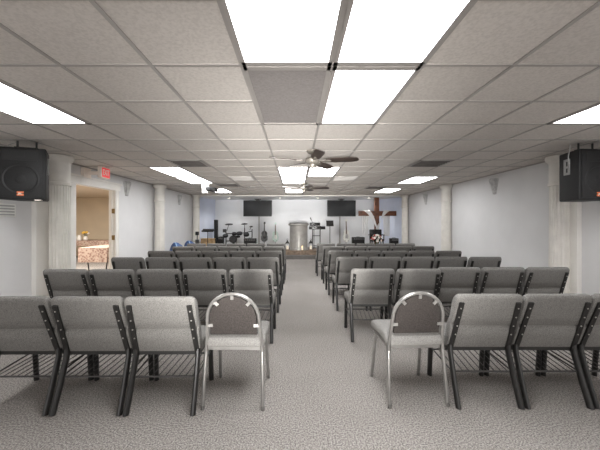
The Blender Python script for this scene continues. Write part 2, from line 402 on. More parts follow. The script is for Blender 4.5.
# ------------------------------------------------------------------ wall sconces
def sconce(x, y, side, z, label):
    t = empty('wall_sconce', (x, y, z), label, 'wall sconce', 'white wall sconces')
    a0, a1 = (PI/2, 3*PI/2) if side > 0 else (-PI/2, PI/2)
    prof = [(.035,-.19),(.05,-.18),(.05,-.16),(.062,-.1),(.085,0),(.105,.08),(.112,.12),(.1,.15),(.09,.15)]
    MB().lathe(prof, 16, a0=a0, a1=a1, sx=.9, rad=lambda u: 1+.1*math.cos(u*8)).build('shade', M_sconce, t)
    a, b = sorted((0, -side*.012))
    MB().box(a, b, -.05, .05, -.17, .1).build('back_plate', M_lgrey, t, smooth=False)
sconce(XR, 6.55, 1, 2.21, 'white tulip-shaped sconce high on the right wall, nearer one')
sconce(XR, 10.0, 1, 2.2, 'white sconce on the right wall between middle and far columns')
sconce(XL, 7.1, -1, 2.22, 'white sconce on the left wall just past the doorway')
sconce(XL, 10.3, -1, 2.2, 'white sconce on the left wall between middle and far columns')

# ------------------------------------------------------------------ exit sign
t = empty('exit_sign', (-3.62, 5.7, 2.34), 'red and white EXIT sign above the left doorway', 'exit sign')
MB().rbox(-.03, .045, -.13, .13, -.105, .105, .008, 2).box(-.03,.03,-.03,.03,.1,.13).build('housing', M_exitw, t)
MB().box(XL+3.62+.001, -.03, -.03, .03, -.03, .03).box(XL+3.62+.001, XL+3.62+.06, -.1, .1, -.09, .09).build('arm', M_exitw, t, smooth=False)
MB().box(.045, .048, -.115, .115, -.088, .088).build('face', M_red, t, smooth=False)
text_mesh('EXIT', .15, M_exitw, 'letters', t, Matrix.Translation((.049,0,0)) @ Matrix.Rotation(PI/2,4,'Z') @ Matrix.Rotation(PI/2,4,'X'), .001, .002, sx=.62)

# ------------------------------------------------------------------ hanging loudspeakers
def loudspeaker(x, y, rz, label):
    t = empty('loudspeaker', (x, y, 1.695), label, 'loudspeaker', 'hanging loudspeakers', rz)
    w, wb_, dp, H = .26, .16, .38, .655
    sh = [(-w,0),(w,0),(wb_,dp),(-wb_,dp)]
    bm = bmesh.new()
    vv = [bm.verts.new((a,b,h)) for h in (0,H) for a,b in sh]
    for f in ((3,2,1,0),(4,5,6,7),(0,1,5,4),(1,2,6,5),(2,3,7,6),(3,0,4,7)): bm.faces.new([vv[i] for i in f])
    bmesh.ops.bevel(bm, geom=bm.edges[:], offset=.018, segments=3, profile=.5, affect='EDGES')
    bm.verts.index_update(); mb = MB().add([v.co.copy() for v in bm.verts], [[v.index for v in f.verts] for f in bm.faces]); bm.free()
    mb.build('cabinet', M_spk, t)
    MB().rbox(-w+.03, w-.03, -.012, .006, .03, H-.03, .005, 2).build('grille', M_grille, t)
    def ring(r0, r1, cz, ya, yb):
        m = MB(); n = 40; prof = [(r0,ya),(r0+.012,yb),(r1-.012,yb),(r1,ya)]; vs = []
        for k in range(n):
            a = 2*PI*k/n
            for r, yy in prof: vs.append((r*math.cos(a), yy, cz + r*math.sin(a)))
        return m.add(vs, [(4*k+i, 4*k+i+1, 4*((k+1)%n)+i+1, 4*((k+1)%n)+i) for k in range(n) for i in range(3)])
    ring(.165, .2, .255, -.011, -.02).build('woofer_ring', M_cone, t)
    m = MB(); vs = []; n = 40
    m.tube([(0,-.0115,.255),(0,-.0135,.255)], [.163,.16], 40); m.tube([(0,-.013,.255),(0,-.02,.255),(0,-.023,.255)], [.06,.045,.02], 24)
    m.build('woofer', M_grille, t)
    MB().prism([(-.18,.49),(.18,.49),(.18,.62),(-.18,.62)], -.011, -.016, lambda a,b,h:(a,h,b)).prism([(-.04,.53),(.04,.53),(.04,.58),(-.04,.58)], -.016, -.019, lambda a,b,h:(a,h,b)).build('horn', M_cone, t, smooth=False)
    b = MB().rbox(-.035, .035, -.02, -.011, .045, .1, .003, 2).build('badge', M_orange, t, label='orange badge with white letters')
    text_mesh('JBL', .032, M_exitw, 'letters', b, Matrix.Translation((0,-.0215,.072)) @ Matrix.Rotation(PI/2,4,'X'), .001, .0008)
    for s in (-1, 1):                      # side handles, rack hardware
        n = Vector((s*dp, w-wb_, 0)).normalized()
        def sd(u, z, o, s=s, n=n):
            p = Vector((s*w,0,z)).lerp(Vector((s*wb_,dp,z)), u); return p + n*o
        h = MB()
        for (u0,u1,z0,z1) in ((.42,.50,.35,.56),(.62,.70,.35,.56),(.42,.70,.35,.38),(.42,.70,.53,.56),(.42,.70,.44,.465)):
            h.add([sd(u,z,o) for o in (0,.012) for u,z in ((u0,z0),(u1,z0),(u1,z1),(u0,z1))], [(0,3,2,1),(4,5,6,7),(0,1,5,4),(1,2,6,5),(2,3,7,6),(3,0,4,7)])
        h.build('side_handle', M_lgrey, t, smooth=False)
    b = MB().box(-.12, .12, .12, .2, H, H+.03)
    for s in (-1, 1): b.cyl((s*.1,.16,H), (s*.1,.16,CEIL-1.695-.003), .012, 8)
    b.build('hanging_bracket', M_black, t)
    MB().box(.14, .2, -.004, .06, -.012, .003).build('label_plate', M_exitw, t, smooth=False, label='small cream plate under the cabinet')
    c = MB().tube([(-.14,.24,CEIL-1.698),(-.2,.18,.71),(-.232,.17,.6),(-.235,.17,.5)], .006, 6)
    c.build('cable', M_lgrey, t)
loudspeaker(-3.45, 3.8, math.radians(20), 'black hanging loudspeaker at the left edge beside the left column')
loudspeaker(3.87, 3.88, math.radians(4), 'black hanging loudspeaker at the right edge beside the right column')
# small white louvred plate on the left wall
t = empty('wall_vent', (XL, 4.12, 1.575), 'small white louvred vent on the left wall under the speaker', 'vent')
MB().rbox(0, .015, -.17, .17, -.09, .09, .005, 2).build('frame', M_white, t)
m = MB()
for k in range(4): m.bar((.018,-.14,-.06+.04*k), (.018,.14,-.06+.04*k), .012, .02)
m.build('louvre', M_lgrey, t, smooth=False)

# ------------------------------------------------------------------ church chairs
def pillow(prof, cyz, w, er, n=14, bow=0):
    """cushion: a closed (y,z) profile swept along x, rounding toward both ends"""
    xs = []
    for k in range(5): a = PI/2*k/4; xs.append((-w+er-er*math.cos(a), math.sin(a)))
    for k in range(1, n): xs.append((-w+er+(2*w-2*er)*k/n, 1))
    for k in range(5): a = PI/2*(1-k/4); xs.append((w-er+er*math.cos(a), math.sin(a)))
    P = len(prof); vs = []
    for x, s in xs:
        sh = er*(1-s)
        for (y, z) in prof:
            dy, dz = y-cyz[0], z-cyz[1]; L = math.hypot(dy, dz) or 1; k = max(.15, (L-sh)/L)
            vs.append((x, cyz[0]+dy*k + bow*(1-(x/w)**2), cyz[1]+dz*k))
    fs = [(i*P+j, i*P+(j+1)%P, (i+1)*P+(j+1)%P, (i+1)*P+j) for i in range(len(xs)-1) for j in range(P)]
    fs += [tuple(range(P-1,-1,-1)), tuple((len(xs)-1)*P+j for j in range(P))]
    return MB().add(vs, fs)
BT = math.radians(20)
def bk(u, z):      # u: offset forward of the rear face of the back, z: height
    return (.145 - (z-.42)*math.tan(BT) + u, z)
def make_church_chair(bolts=True):
    t = empty('church_chair', (0,0,0), '', 'chair')
    bp = [bk(.004,.388), bk(-.006,.41), bk(-.008,.50), bk(-.008,.565), bk(.012,.594), bk(.014,.600), bk(-.003,.612), bk(-.008,.68), bk(-.006,.78), bk(-.004,.825),
          bk(.002,.85), bk(.018,.863), bk(.04,.862), bk(.06,.845), bk(.068,.81), bk(.075,.7), bk(.09,.58), bk(.07,.48), bk(.035,.40)]
    sh = pillow(bp, bk(.03,.65), .25, .035).build('backrest', M_seatf, t, angle=70)
    sp = [(.165,.405),(.16,.44),(.165,.475),(.2,.487),(.3,.49),(.47,.487),(.54,.475),(.57,.45),(.575,.42),(.56,.395),(.35,.4)]
    pillow(sp, (.36,.44), .252, .03).build('seat', M_seatl, t, angle=70)
    for s in (-1, 1):
        x = s*.212; y0, z0 = bk(-.014,.385); y1, z1 = bk(-.014,.80)
        b = MB().bar((x+s*.015, y0, z0), (x, y1, z1), .034, .014, up=(0,-1,0)).build('back_bracket', M_black, t, smooth=False)
        if bolts:
            for k in range(4):
                z = .53 + .075*k; yy, zz = bk(-.022, z)
                MB().tube([(x+s*.004, yy+.006, zz), (x+s*.004, yy-.003, zz-.001)], [.0065,.005], 8).build('bolt', M_bolt, b)
        MB().tube([(s*.230,.142,.43),(s*.231,.135,.37),(s*.234,.055,.14),(s*.236,.004,.012),(s*.236,0,0)], .019, 10, ry=.026).build('rear_leg', M_black, t)
        MB().tube([(s*.234,.48,.40),(s*.235,.485,.3),(s*.236,.505,.0)], .019, 10, ry=.026).build('front_leg', M_black, t)
    f = MB()
    for s in (-1, 1): f.bar((s*.232,.14,.395), (s*.232,.49,.395), .022, .03)
    f.bar((-.24,.16,.395), (.24,.16,.395), .03, .03).bar((-.24,.47,.385), (.24,.47,.385), .022, .025)
    f.build('seat_frame', M_black, t, smooth=False)
    r = MB()
    for y, z in ((.095,.235),(.44,.265)): r.cyl((-.236,y,z), (.236,y,z), .007, 6)
    for s in (-1, 1): r.cyl((s*.236,.095,.235), (s*.236,.49,.27), .006, 6)
    for k in range(9):
        x = -.2 + .05*k; r.cyl((x,.095,.235), (x+.03,.44,.265), .004, 5)
    r.build('book_rack', M_wire, t)
    return t
chair_near = make_church_chair(True)
first = [True]
ORD = ['first','second','third','fourth','fifth']
ROWN = ['nearest row','second row','third row','fourth row','fifth row','farthest row']
far_src = None
def put_chair(src, x, y, label, group, rz=0, use=False, sx=1):
    o = src if use else copy_tree(src)
    o.location = (x, y, 0); o.rotation_euler = (0,0,rz); o.scale = (sx,1,1); tag(o, label, 'chair', group); return o
# nearest row
rw = random.Random(3)
GL, GR = 'church chairs left of the aisle', 'church chairs right of the aisle'
n1 = ['immediately left of the left round-backed chair', 'second left of the left round-backed chair', 'at the left edge, third from the round-backed chair']
for i, x in enumerate((-.995, -1.53, -2.07)):
    put_chair(chair_near, x, 2.205, 'grey church chair in the nearest row, ' + n1[i], GL, rz=math.radians(.6), use=(i==0), sx=1.03)
n1 = ['immediately right of the right round-backed chair', 'second right of the right round-backed chair', 'at the right edge, third from the round-backed chair']
for i, x in enumerate((1.462, 1.985, 2.505)):
    put_chair(chair_near, x, 2.285, 'grey church chair in the nearest row, ' + n1[i], GR, rz=math.radians(-.5))
# rows two to six, five chairs on each side of the aisle
far_src = make_church_chair(False); used = False
rows = [(3.56, 3.60, -.255, .635), (4.76, 4.85, -.255, .63), (5.87, 5.90, -.255, .61), (7.0, 7.05, -.25, .61), (7.98, 8.0, -.26, .53)]
for r, (yl, yr, xl, xr) in enumerate(rows):
    for side in (-1, 1):
        wid = (.541, .530, .524, .522, .524)[r]
        for i in range(5):
            x = (xl - wid*.5 - wid*i) if side < 0 else (xr + wid*.5 + wid*i)
            y = (yl if side < 0 else yr) + rw.uniform(-.012,.012) - .035
            if r == 0 and side > 0: y += .11 if i >= 2 else -.02
            lab = 'grey church chair in the %s %s of the aisle, %s from the aisle' % (ROWN[r+1], 'left' if side < 0 else 'right', ORD[i])
            src = chair_near if r == 0 else far_src
            put_chair(src, x, y, lab, GL if side < 0 else GR, rz=math.radians(rw.uniform(-.5,.5)), use=(r == 1 and not used), sx=wid/.53)
            if r == 1: used = True

# ------------------------------------------------------------------ round-backed banquet chairs
def make_round_chair():
    t = empty('banquet_chair', (0,0,0), '', 'chair')
    def rear(z): return .02 + (.06 - (z-.47)*.20 if z > .47 else .06*z/.47)   # y of the back frame
    hoop = []
    R = .195; zc = .885 - .012 - R
    pts = [(-.225,0),(-.222,.2),(-.214,.42),(-.206,.52),(-.198,.62)] + [(-R*math.cos(PI*k/16), zc + R*math.sin(PI*k/16)) for k in range(17)] + [(.198,.62),(.206,.52),(.214,.42)]
    pts += [(.222,.2),(.225,0)]
    lower_l, upper, lower_r = pts[:3], pts[2:-2], pts[-3:]
    MB().tube([(x, rear(z), z) for x,z in upper], .0165, 10, ry=.014).build('back_frame', M_chrome, t)
    for leg, s in ((lower_l,-1), (lower_r,1)):
        l = MB().tube([(x, rear(z), z) for x,z in leg], .0145, 10).build('rear_leg', M_chrome, t)
        MB().tube([(s*.2255, rear(0), 0), (s*.2245, rear(.03), .03)], .0145, 8).build('rubber_foot', M_rubber, l)
        l = MB().tube([(s*.205,.42,.42),(s*.212,.46,.2),(s*.218,.495,0)], .0145, 10).build('front_leg', M_chrome, t)
        MB().tube([(s*.218,.495,0),(s*.217,.49,.03)], .0145, 8).build('rubber_foot', M_rubber, l)
    # dark upholstered back panel inside the hoop
    out = [(-.178,.55)] + [(-(R-.019)*math.cos(PI*k/18), zc + (R-.019)*math.sin(PI*k/18)) for k in range(19)] + [(.178,.55)]
    m = MB()
    for inset, off in ((0,.0),):
        m.prism(out, -.006, .03, lambda a,b,h: (a, rear(b)+h, b))
    m.build('back_panel', M_panel, t, angle=50)
    for a in (90, 45, 135):
        c, s = math.cos(math.radians(a)), math.sin(math.radians(a))
        p0 = (R*c, rear(zc+R*s)-.008, zc+R*s); p1 = ((R-.042)*c, rear(zc+(R-.042)*s)-.008, zc+(R-.042)*s)
        MB().bar(p0, p1, .022, .01, up=(0,-1,0)).build('back_clip', M_chrome, t, smooth=False)
    for s in (-1, 1):
        z = .625; MB().bar((s*.198, rear(z)-.008, z), (s*.155, rear(z)-.008, z), .022, .01, up=(0,-1,0)).build('back_clip', M_chrome, t, smooth=False)
    # seat cushion with rounded corners
    sp = [(.06,.455),(.055,.49),(.065,.52),(.1,.54),(.25,.55),(.42,.54),(.49,.52),(.515,.49),(.515,.465),(.49,.45),(.3,.448)]
    pillow(sp, (.29,.495), .235, .05).build('seat', M_seatl, t, angle=70)
    f = MB()
    for s in (-1, 1): f.bar((s*.205,.075,.437), (s*.205,.46,.437), .02, .022)
    f.bar((-.215,.085,.437), (.215,.085,.437), .02, .022).bar((-.205,.43,.437), (.205,.43,.437), .02, .022)
    for s in (-1, 1): f.tube([(s*.214,.07,.36),(s*.207,.14,.43)], .007, 6)
    f.build('seat_frame', M_chrome, t, smooth=False)
    return t
rc = make_round_chair()
place(rc, (-.475, 2.25, 0), math.radians(-1)); tag(rc, 'silver-framed round-backed banquet chair left of the aisle in the nearest row', 'chair', 'round-backed banquet chairs')
rc2 = copy_tree(rc); place(rc2, (.935, 2.285, 0), math.radians(3)); tag(rc2, 'silver-framed round-backed banquet chair right of the aisle in the nearest row', 'chair', 'round-backed banquet chairs')

# ------------------------------------------------------------------ stage furniture
SZ = .30
# televisions hanging from the stage ceiling
for px0, px1, lab, lamp in ((243.3,271.8,'large black television left of the pulpit, hung from the stage ceiling',0), (327.3,355.8,'large black television between pulpit and cross, hung from the stage ceiling',1)):
    Y = 13.2; x = X_((px0+px1)/2, Y); w = (px1-px0)*Y/F/2; z1 = Z_(200.4,Y); z0 = Z_(216.4,Y)
    t = empty('television', (x, Y, z0), lab, 'television', 'stage televisions')
    h = z1-z0
    MB().rbox(-w, w, 0, .06, 0, h, .008, 2).build('bezel', M_tvb, t)
    MB().box(-w+.018, w-.018, -.003, .004, .022, h-.016).build('screen', M_tv, t, smooth=False)
    m = MB().box(-.09, .09, .06, .09, h*.3, h+.02).cyl((0,.09,h*.5),(0,.09,CEIL-.014-z0), .025, 10).box(-.13,.13,.02,.16,CEIL-.04-z0,CEIL-.014-z0).box(-.06,.06,.0,.07,h,h+.035)
    m.build('ceiling_mount', M_black, t, smooth=False)
    cb = MB().box(x-.03, x+.03, YB-.025, YB-.001, SZ, z0+.2).build('cable_cover', M_lgrey, smooth=False)
    tag(cb, 'grey vertical cable cover on the wall under the %s television' % ('right' if lamp else 'left'), 'cable cover', 'cable covers')

# round fluted pulpit
Y = 12.56; xp = X_(298.6, Y)
t = empty('pulpit', (xp, Y, SZ), 'round grey fluted pulpit with a dark top at the stage front', 'pulpit')
MB().lathe([(.40,0),(.40,.06),(.375,.08),(.37,.1),(.37,.98),(.38,1.0)], 120, rad=lambda a: 1-.02*abs(math.sin(a*15))).build('body', M_pulpit, t, angle=60)
MB().lathe([(.38,.995),(.42,1.01),(.43,1.04),(.43,1.065),(.40,1.075)], 40).build('rim', M_pulpit, t)
m = MB().lathe([(.38,1.073),(.38,1.1),(.36,1.12)], 40); m.build('top', M_dgrey, t)

# lanterns and candle at the pulpit foot
def lantern(x, y, label):
    t = empty('lantern', (x, y, SZ), label, 'lantern', 'lanterns on the stage edge')
    MB().box(-.09,.09,-.09,.09,0,.05).build('base', M_stepw, t, smooth=False)
    m = MB()
    for i in (-1,1):
        for j in (-1,1): m.box(i*.078-.009, i*.078+.009, j*.078-.009, j*.078+.009, .05, .29)
    m.build('frame', M_black, t, smooth=False)
    MB().lathe([(.125,.285),(.11,.30),(.05,.37),(.03,.38),(.03,.41)], 4, a0=PI/4, a1=PI/4+2*PI).build('roof', M_black, t, smooth=False)
    MB().tube([(.03*math.cos(a),0,.435+.03*math.sin(a)) for a in [2*PI*k/12 for k in range(12)]], .006, 6, closed=True).build('ring', M_black, t)
    MB().cyl((0,0,.05),(0,0,.19),.042,16).build('candle', M_candle, t)
    MB().box(-.07,.07,-.07,.07,.052,.285).build('glass', M_glass, t, smooth=False)
lantern(X_(287.4,12.14), 12.14, 'dark lantern with pale candle on the left of the pulpit')
lantern(X_(310.8,12.14), 12.14, 'dark lantern with pale candle on the right of the pulpit')
t = empty('candle', (X_(302.2,12.06), 12.06, SZ), 'small white candle on the stage edge in front of the pulpit', 'candle')
MB().lathe([(.045,0),(.05,.01),(.05,.02),(.03,.025)], 20).build('dish', M_stepw, t)
MB().cyl((0,0,.02),(0,0,.14),.035,16).build('wax', M_candle, t)
MB().lathe([(.002,.14),(.011,.155),(.009,.17),(.001,.195)], 10).build('flame', M_flame, t)

# microphone stand behind the keyboards
Y = 13.42; x = X_(314,Y)
t = empty('microphone_stand', (x, Y, SZ), 'black microphone stand with boom behind the keyboards', 'microphone stand')
m = MB().lathe([(.13,0),(.13,.015),(.03,.03)], 20).cyl((0,0,.02),(0,0,1.0),.012,8); m.build('pole', M_black, t)
MB().cyl((.06,0,.93),(-.12,-.05,1.22),.01,8).build('boom', M_black, t)
MB().cyl((-.12,-.05,1.22),(-.15,-.07,1.3),.02,10,.026).ball((-.155,-.072,1.315),.032).build('microphone', M_dgrey, t)

# keyboards on a two tier stand
Y = 12.9; x = X_(317,Y)
t = empty('keyboard_stand', (x, Y, SZ), 'black two-tier keyboard stand right of the pulpit', 'keyboard stand')
zl = Z_(229.3,Y)-SZ; zu = Z_(225.8,Y)-SZ
m = MB()
for s in (-1,1):
    m.cyl((s*.16-.02,.12,0),(s*.16-.02,.12,zu),.018,8).bar((s*.16-.02,-.2,.015),(s*.16-.02,.3,.015),.03,.03)
m.cyl((-.18,.12,zl-.28),(.14,.12,zl-.28),.014,8).cyl((-.18,.12,.12),(.14,.12,.12),.014,8)
m.build('frame', M_black, t)
m = MB()
for s in (-1,1): m.bar((s*.16-.02,-.15,zl-.018),(s*.16-.02,.14,zl-.018),.025,.02); m.bar((s*.16-.02,.0,zu-.012),(s*.16-.02,.22,zu-.012),.025,.02)
m.build('support_arm', M_black, t, smooth=False)
def keyboard(x, y, z, w, d, label, nm=14):
    t = empty('keyboard', (x, y, z), label, 'keyboard', None, PI)
    MB().rbox(-w,w,-d/2,d/2,0,.085,.01,2).rbox(-w,w,d/2-.09,d/2,.07,.13,.01,2).build('body', M_gblack, t)
    k = MB(); kw = (2*w-.06)/nm
    for i in range(nm): k.box(-w+.03+i*kw+.002, -w+.03+(i+1)*kw-.002, -d/2-.004, -d/2+.13, .06, .092)
    k.build('white_keys', M_kwhite, t, smooth=False)
    k = MB()
    for i in range(nm-1):
        if i % 7 not in (2,6): k.box(-w+.03+(i+1)*kw-.008, -w+.03+(i+1)*kw+.008, -d/2+.05, -d/2+.132, .09, .102)
    k.build('black_keys', M_gblack, t, smooth=False)
    MB().box(-w*.5, w*.5, d/2-.08, d/2-.02, .129, .133).build('control_panel', M_dgrey, t, smooth=False)
keyboard(x, Y-.02, SZ+zl-.002, .34, .26, 'dark keyboard on the lower tier of the keyboard stand')
keyboard(X_(315,Y), Y+.12, SZ+zu+.0, .22, .2, 'small dark keyboard on the upper tier of the keyboard stand', 10)

# music stands
def music_stand(px, Y, pytop, pybot, w, tilt, label, SZ=SZ):
    x = X_(px, Y); zt = Z_(pytop,Y)-SZ; zb = Z_(pybot,Y)-SZ
    t = empty('music_stand', (x, Y, SZ), label, 'music stand')
    h = zt-zb; c = math.radians(tilt)
    R = Matrix.Translation((0,0,zb)) @ Matrix.Rotation(-c,4,'X')
    L = h/max(.3,math.cos(c))
    d = MB().box(-w,w,-.006,.006,0,L).box(-w,w,-.05,.0,-.004,.01).box(-w,-w+.012,-.012,.006,0,L).box(w-.012,w,-.012,.006,0,L).xf(R)
    d.build('desk', M_black, t, smooth=False)
    MB().cyl((0,.03,.16),(0,.03,zb+h*.5),.014,10).build('pole', M_black, t)
    for a in (90, 210, 330):
        cx, cy = math.cos(math.radians(a)), math.sin(math.radians(a))
        MB().tube([(0,.03,.2),(cx*.12,.03+cy*.12,.12),(cx*.26,.03+cy*.26,.01)], .011, 6).build('leg', M_black, t)
music_stand(330, 12.7, 220.6, 226.2, .15, 22, 'black music stand with tilted desk between keyboards and right television')
music_stand(207.5, 11.4, 229.2, 231.8, .22, 62, 'black music stand with wide flat desk at the left end of the stage', 0)

# guitars on stands
def guitar(px, Y, pt, pb, bodym, label, flip=1, lean=8):
    x = X_(px, Y); zt = Z_(pt,Y)-SZ; L = 1.0
    z0 = .34; H = zt - z0; k = H/1.0
    t = empty('guitar', (x, Y, SZ), label, 'guitar')
    R = Matrix.Translation((0,0,z0)) @ Matrix.Rotation(math.radians(-lean),4,'X') @ Matrix.Diagonal((flip,1,k,1))
    out = []
    for i in range(40):
        a = 2*PI*i/40; s, c = math.sin(a), math.cos(a)
        r = .19*(1+.2*math.cos(2*a+PI)) * (1.16 if s < 0 else 1.0) * (1 - .16*math.exp(-((abs(c)-.95)/.18)**2))
        out.append((r*c*.95, .24+r*s*1.2))
    out += []
    MB().prism(out, -.022, .022, lambda a,b,h:(a,h,b)).xf(R).build('body', bodym, t, angle=50)
    MB().prism([(-.06,.1),(.07,.08),(.085,.2),(.05,.3),(-.03,.3)], -.027, -.021, lambda a,b,h:(a,h,b)).xf(R).build('pickguard', M_dgrey if bodym is M_gblack else M_gwhite if bodym is not M_gwhite else M_lgrey, t, smooth=False)
    MB().prism([(-.028,.3),(.028,.3),(.022,.88),(-.022,.88)], -.03, -.008, lambda a,b,h:(a,h,b)).xf(R).build('neck', M_gneck if bodym is not M_gblack else M_gblack, t, smooth=False)
    MB().prism([(-.024,.875),(.024,.875),(.05,.93),(.035,1.0),(-.03,.985),(-.036,.92)], -.028, -.012, lambda a,b,h:(a,h,b)).xf(R).build('headstock', bodym, t, smooth=False)
    m = MB()
    for i in range(6): m.cyl((-.015+.006*i,-.034,.13),(-.015+.006*i,-.034,.9),.0012,4)
    m.xf(R).build('strings', M_chrome, t)
    s = empty('guitar_stand', (x, Y, SZ), 'black stand holding the ' + label.split(',')[0], 'guitar stand', 'guitar stands')
    m = MB().cyl((0,.17,.02),(0,.1,.5),.011,8).tube([(-.2,-.06,.01),(-.06,.1,.1),(0,.14,.2)], .01, 6).tube([(.2,-.06,.01),(.06,.1,.1),(0,.14,.2)], .01, 6)
    m.cyl((0,.16,.1),(0,.28,.01),.01,8)
    m.build('tripod', M_black, s)
    m = MB()
    for q in (-.07,.07): m.tube([(q,.12,.38),(q,.04,.31),(q,-.05,.31),(q,-.06,.35)], .01, 6)
    m.cyl((-.07,.12,.38),(.07,.12,.38),.01,6)
    m.build('cradle', M_black, s)
guitar(264.3, 13.25, 221.8, 243, M_gblack, 'black electric guitar, on the stage under the left television')
guitar(275.3, 13.25, 222.3, 243, M_gmint, 'pale green electric guitar, right of the black guitar')
guitar(346.5, 13.2, 218.6, 243, M_gwhite, 'white electric guitar, under the right television')

# amplifiers and stage monitors
def amp(px0, px1, ptop, Y, d, label, cat='amplifier', name='amplifier', rz=0):
    x = X_((px0+px1)/2,Y); w = (px1-px0)*Y/F/2; h = Z_(ptop,Y)-SZ
    t = empty(name, (x, Y, SZ), label, cat, rz=rz)
    MB().rbox(-w,w,-d/2,d/2,0.015,h,.015,2).build('cabinet', M_spk, t)
    MB().box(-w+.02,w-.02,-d/2-.006,-d/2+.004,.04,h*.76).build('grille', M_grille, t, smooth=False)
    MB().box(-w+.02,w-.02,-d/2-.008,-d/2+.004,h*.79,h-.025).build('control_panel', M_dgrey, t, smooth=False)
    for i in range(5): MB().cyl((-w*.7+i*w*.35,-d/2-.02,h*.87),(-w*.7+i*w*.35,-d/2-.006,h*.87),.012,8).build('knob', M_lgrey, t)
    MB().tube([(-.07,0,h-.01),(-.06,0,h+.02),(.06,0,h+.02),(.07,0,h-.01)],.009,6).build('handle', M_rubber, t)
    m = MB()
    for i in (-1,1):
        for j in (-1,1): m.cyl((i*(w-.03),j*(d/2-.03),0),(i*(w-.03),j*(d/2-.03),.02),.014,8)
    m.build('feet', M_rubber, t)
amp(244.3, 256.3, 238.3, 12.5, .28, 'black guitar amplifier at the foot of the drum kit, under the left television')
amp(352.2, 364, 237.2, 13.0, .3, 'black amplifier between the white guitar and the cross')
amp(390, 397.6, 238.2, 12.16, .26, 'small black amplifier at the right end of the stage beside the cross')
amp(218.6, 223.6, 237, 13.1, .24, 'small black monitor speaker left of the drum kit', 'speaker', 'monitor_speaker')
# tall column speaker
Y = 13.1; x = X_(216.1,Y); h = Z_(219.8,Y)-SZ
t = empty('column_speaker', (x, Y, SZ), 'tall slim black column speaker left of the drum kit', 'speaker')
MB().rbox(-.075,.075,-.07,.07,.1,h,.01,2).build('cabinet', M_spk, t)
MB().box(-.06,.06,-.076,-.066,.14,h-.03).build('grille', M_grille, t, smooth=False)
MB().rbox(-.13,.13,-.12,.12,0,.1,.02,2).build('base', M_spk, t)

# electronic drum kit
Y = 13.0; x0 = X_(238,Y)
t = empty('electronic_drum_kit', (x0, Y, SZ), 'black electronic drum kit on a tube rack under the left television', 'drum kit')
def P(px, py, yo=0): return (X_(px,Y)-x0, yo, Z_(py,Y)-SZ)
def down(p): return (p[0], p[1], .0)
m = MB()
for px, py, yo in ((226.3,231,-.05),(232,232,.2),(244,228,.15),(252.4,229,-.1)):
    p = P(px,py,yo); m.cyl(down(p), p, .02, 8)
for a, b in (((226.3,233.6,-.05),(232,233.6,.2)),((232,233.6,.2),(244,233,.15)),((244,233,.15),(252.4,231,-.1)),((226.3,241,-.05),(232,241,.2))):
    m.cyl(P(*a), P(*b), .019, 8)
m.build('rack', M_black, t)
for px, py, yo, r, cp in ((229,224,0,.17,(227,231,-.05)), (243.8,223.6,.15,.14,(244,228,.15)), (251.4,226.4,-.05,.08,(250,230,-.05))):
    p = Vector(P(px,py,yo))
    cm = MB().lathe([(.02,.02),(.05,.012),(r,-.012),(r,-.022),(.03,0)], 24).xf(Matrix.Translation(p) @ Matrix.Rotation(math.radians(12),4,'X')).build('cymbal_pad', M_pad, t)
    MB().cyl(P(*cp), p, .012, 8).build('cymbal_arm', M_black, cm)
for px, py, yo, r in ((226.5,235.2,-.2,.11),(233.6,233.6,.12,.1),(239,233.2,.08,.13),(246.8,234.2,-.12,.12)):
    p = Vector(P(px,py,yo))
    d = MB().lathe([(r*.92,-.06),(r,-.045),(r,.015),(r*.93,.025),(r*.9,.015)], 24).xf(Matrix.Translation(p) @ Matrix.Rotation(math.radians(24),4,'X')).build('drum_pad', M_spk, t)
    MB().lathe([(r*.9,.013),(r*.85,.018)], 24).xf(Matrix.Translation(p) @ Matrix.Rotation(math.radians(24),4,'X')).build('drum_head', M_pad, d)
p = Vector(P(233.4,239.2,-.05))
MB().tube([p+Vector((0,-.06,0)), p+Vector((0,.08,0))], .16, 24).build('bass_pad', M_spk, t)
MB().tube([p+Vector((0,-.067,0)), p+Vector((0,-.06,0))], .13, 24).build('bass_head', M_dgrey, t)
MB().bar(P(233.4,239,.06), (P(233.4,239)[0],.06,0), .08, .04).build('bass_stand', M_black, t, smooth=False)
a = P(225,229.5,-.1); MB().box(a[0]-.06,a[0]+.08,-.14,-.09,a[2]-.12,a[2]+.02).cyl((a[0]+.02,-.09,a[2]-.1),P(226.3,233,-.05),.012,8).build('sound_module', M_dgrey, t, smooth=False)
MB().bar((P(230,243)[0],-.3,.03),(P(230,243)[0],-.06,.08),.09,.02).build('pedal', M_black, t, smooth=False)
# drum throne
t = empty('drum_stool', (X_(236.5,13.5), 13.5, SZ), 'round black drum stool behind the drum kit', 'stool')
MB().lathe([(.12,.44),(.16,.46),(.165,.5),(.15,.53),(.05,.54)], 24).build('seat', M_rubber, t)
MB().cyl((0,0,.14),(0,0,.45),.018,10).build('post', M_chrome, t)
for a in (90,210,330):
    MB().cyl((0,0,.2),(math.cos(math.radians(a))*.18,math.sin(math.radians(a))*.18,.01),.012,8).build('leg', M_chrome, t)

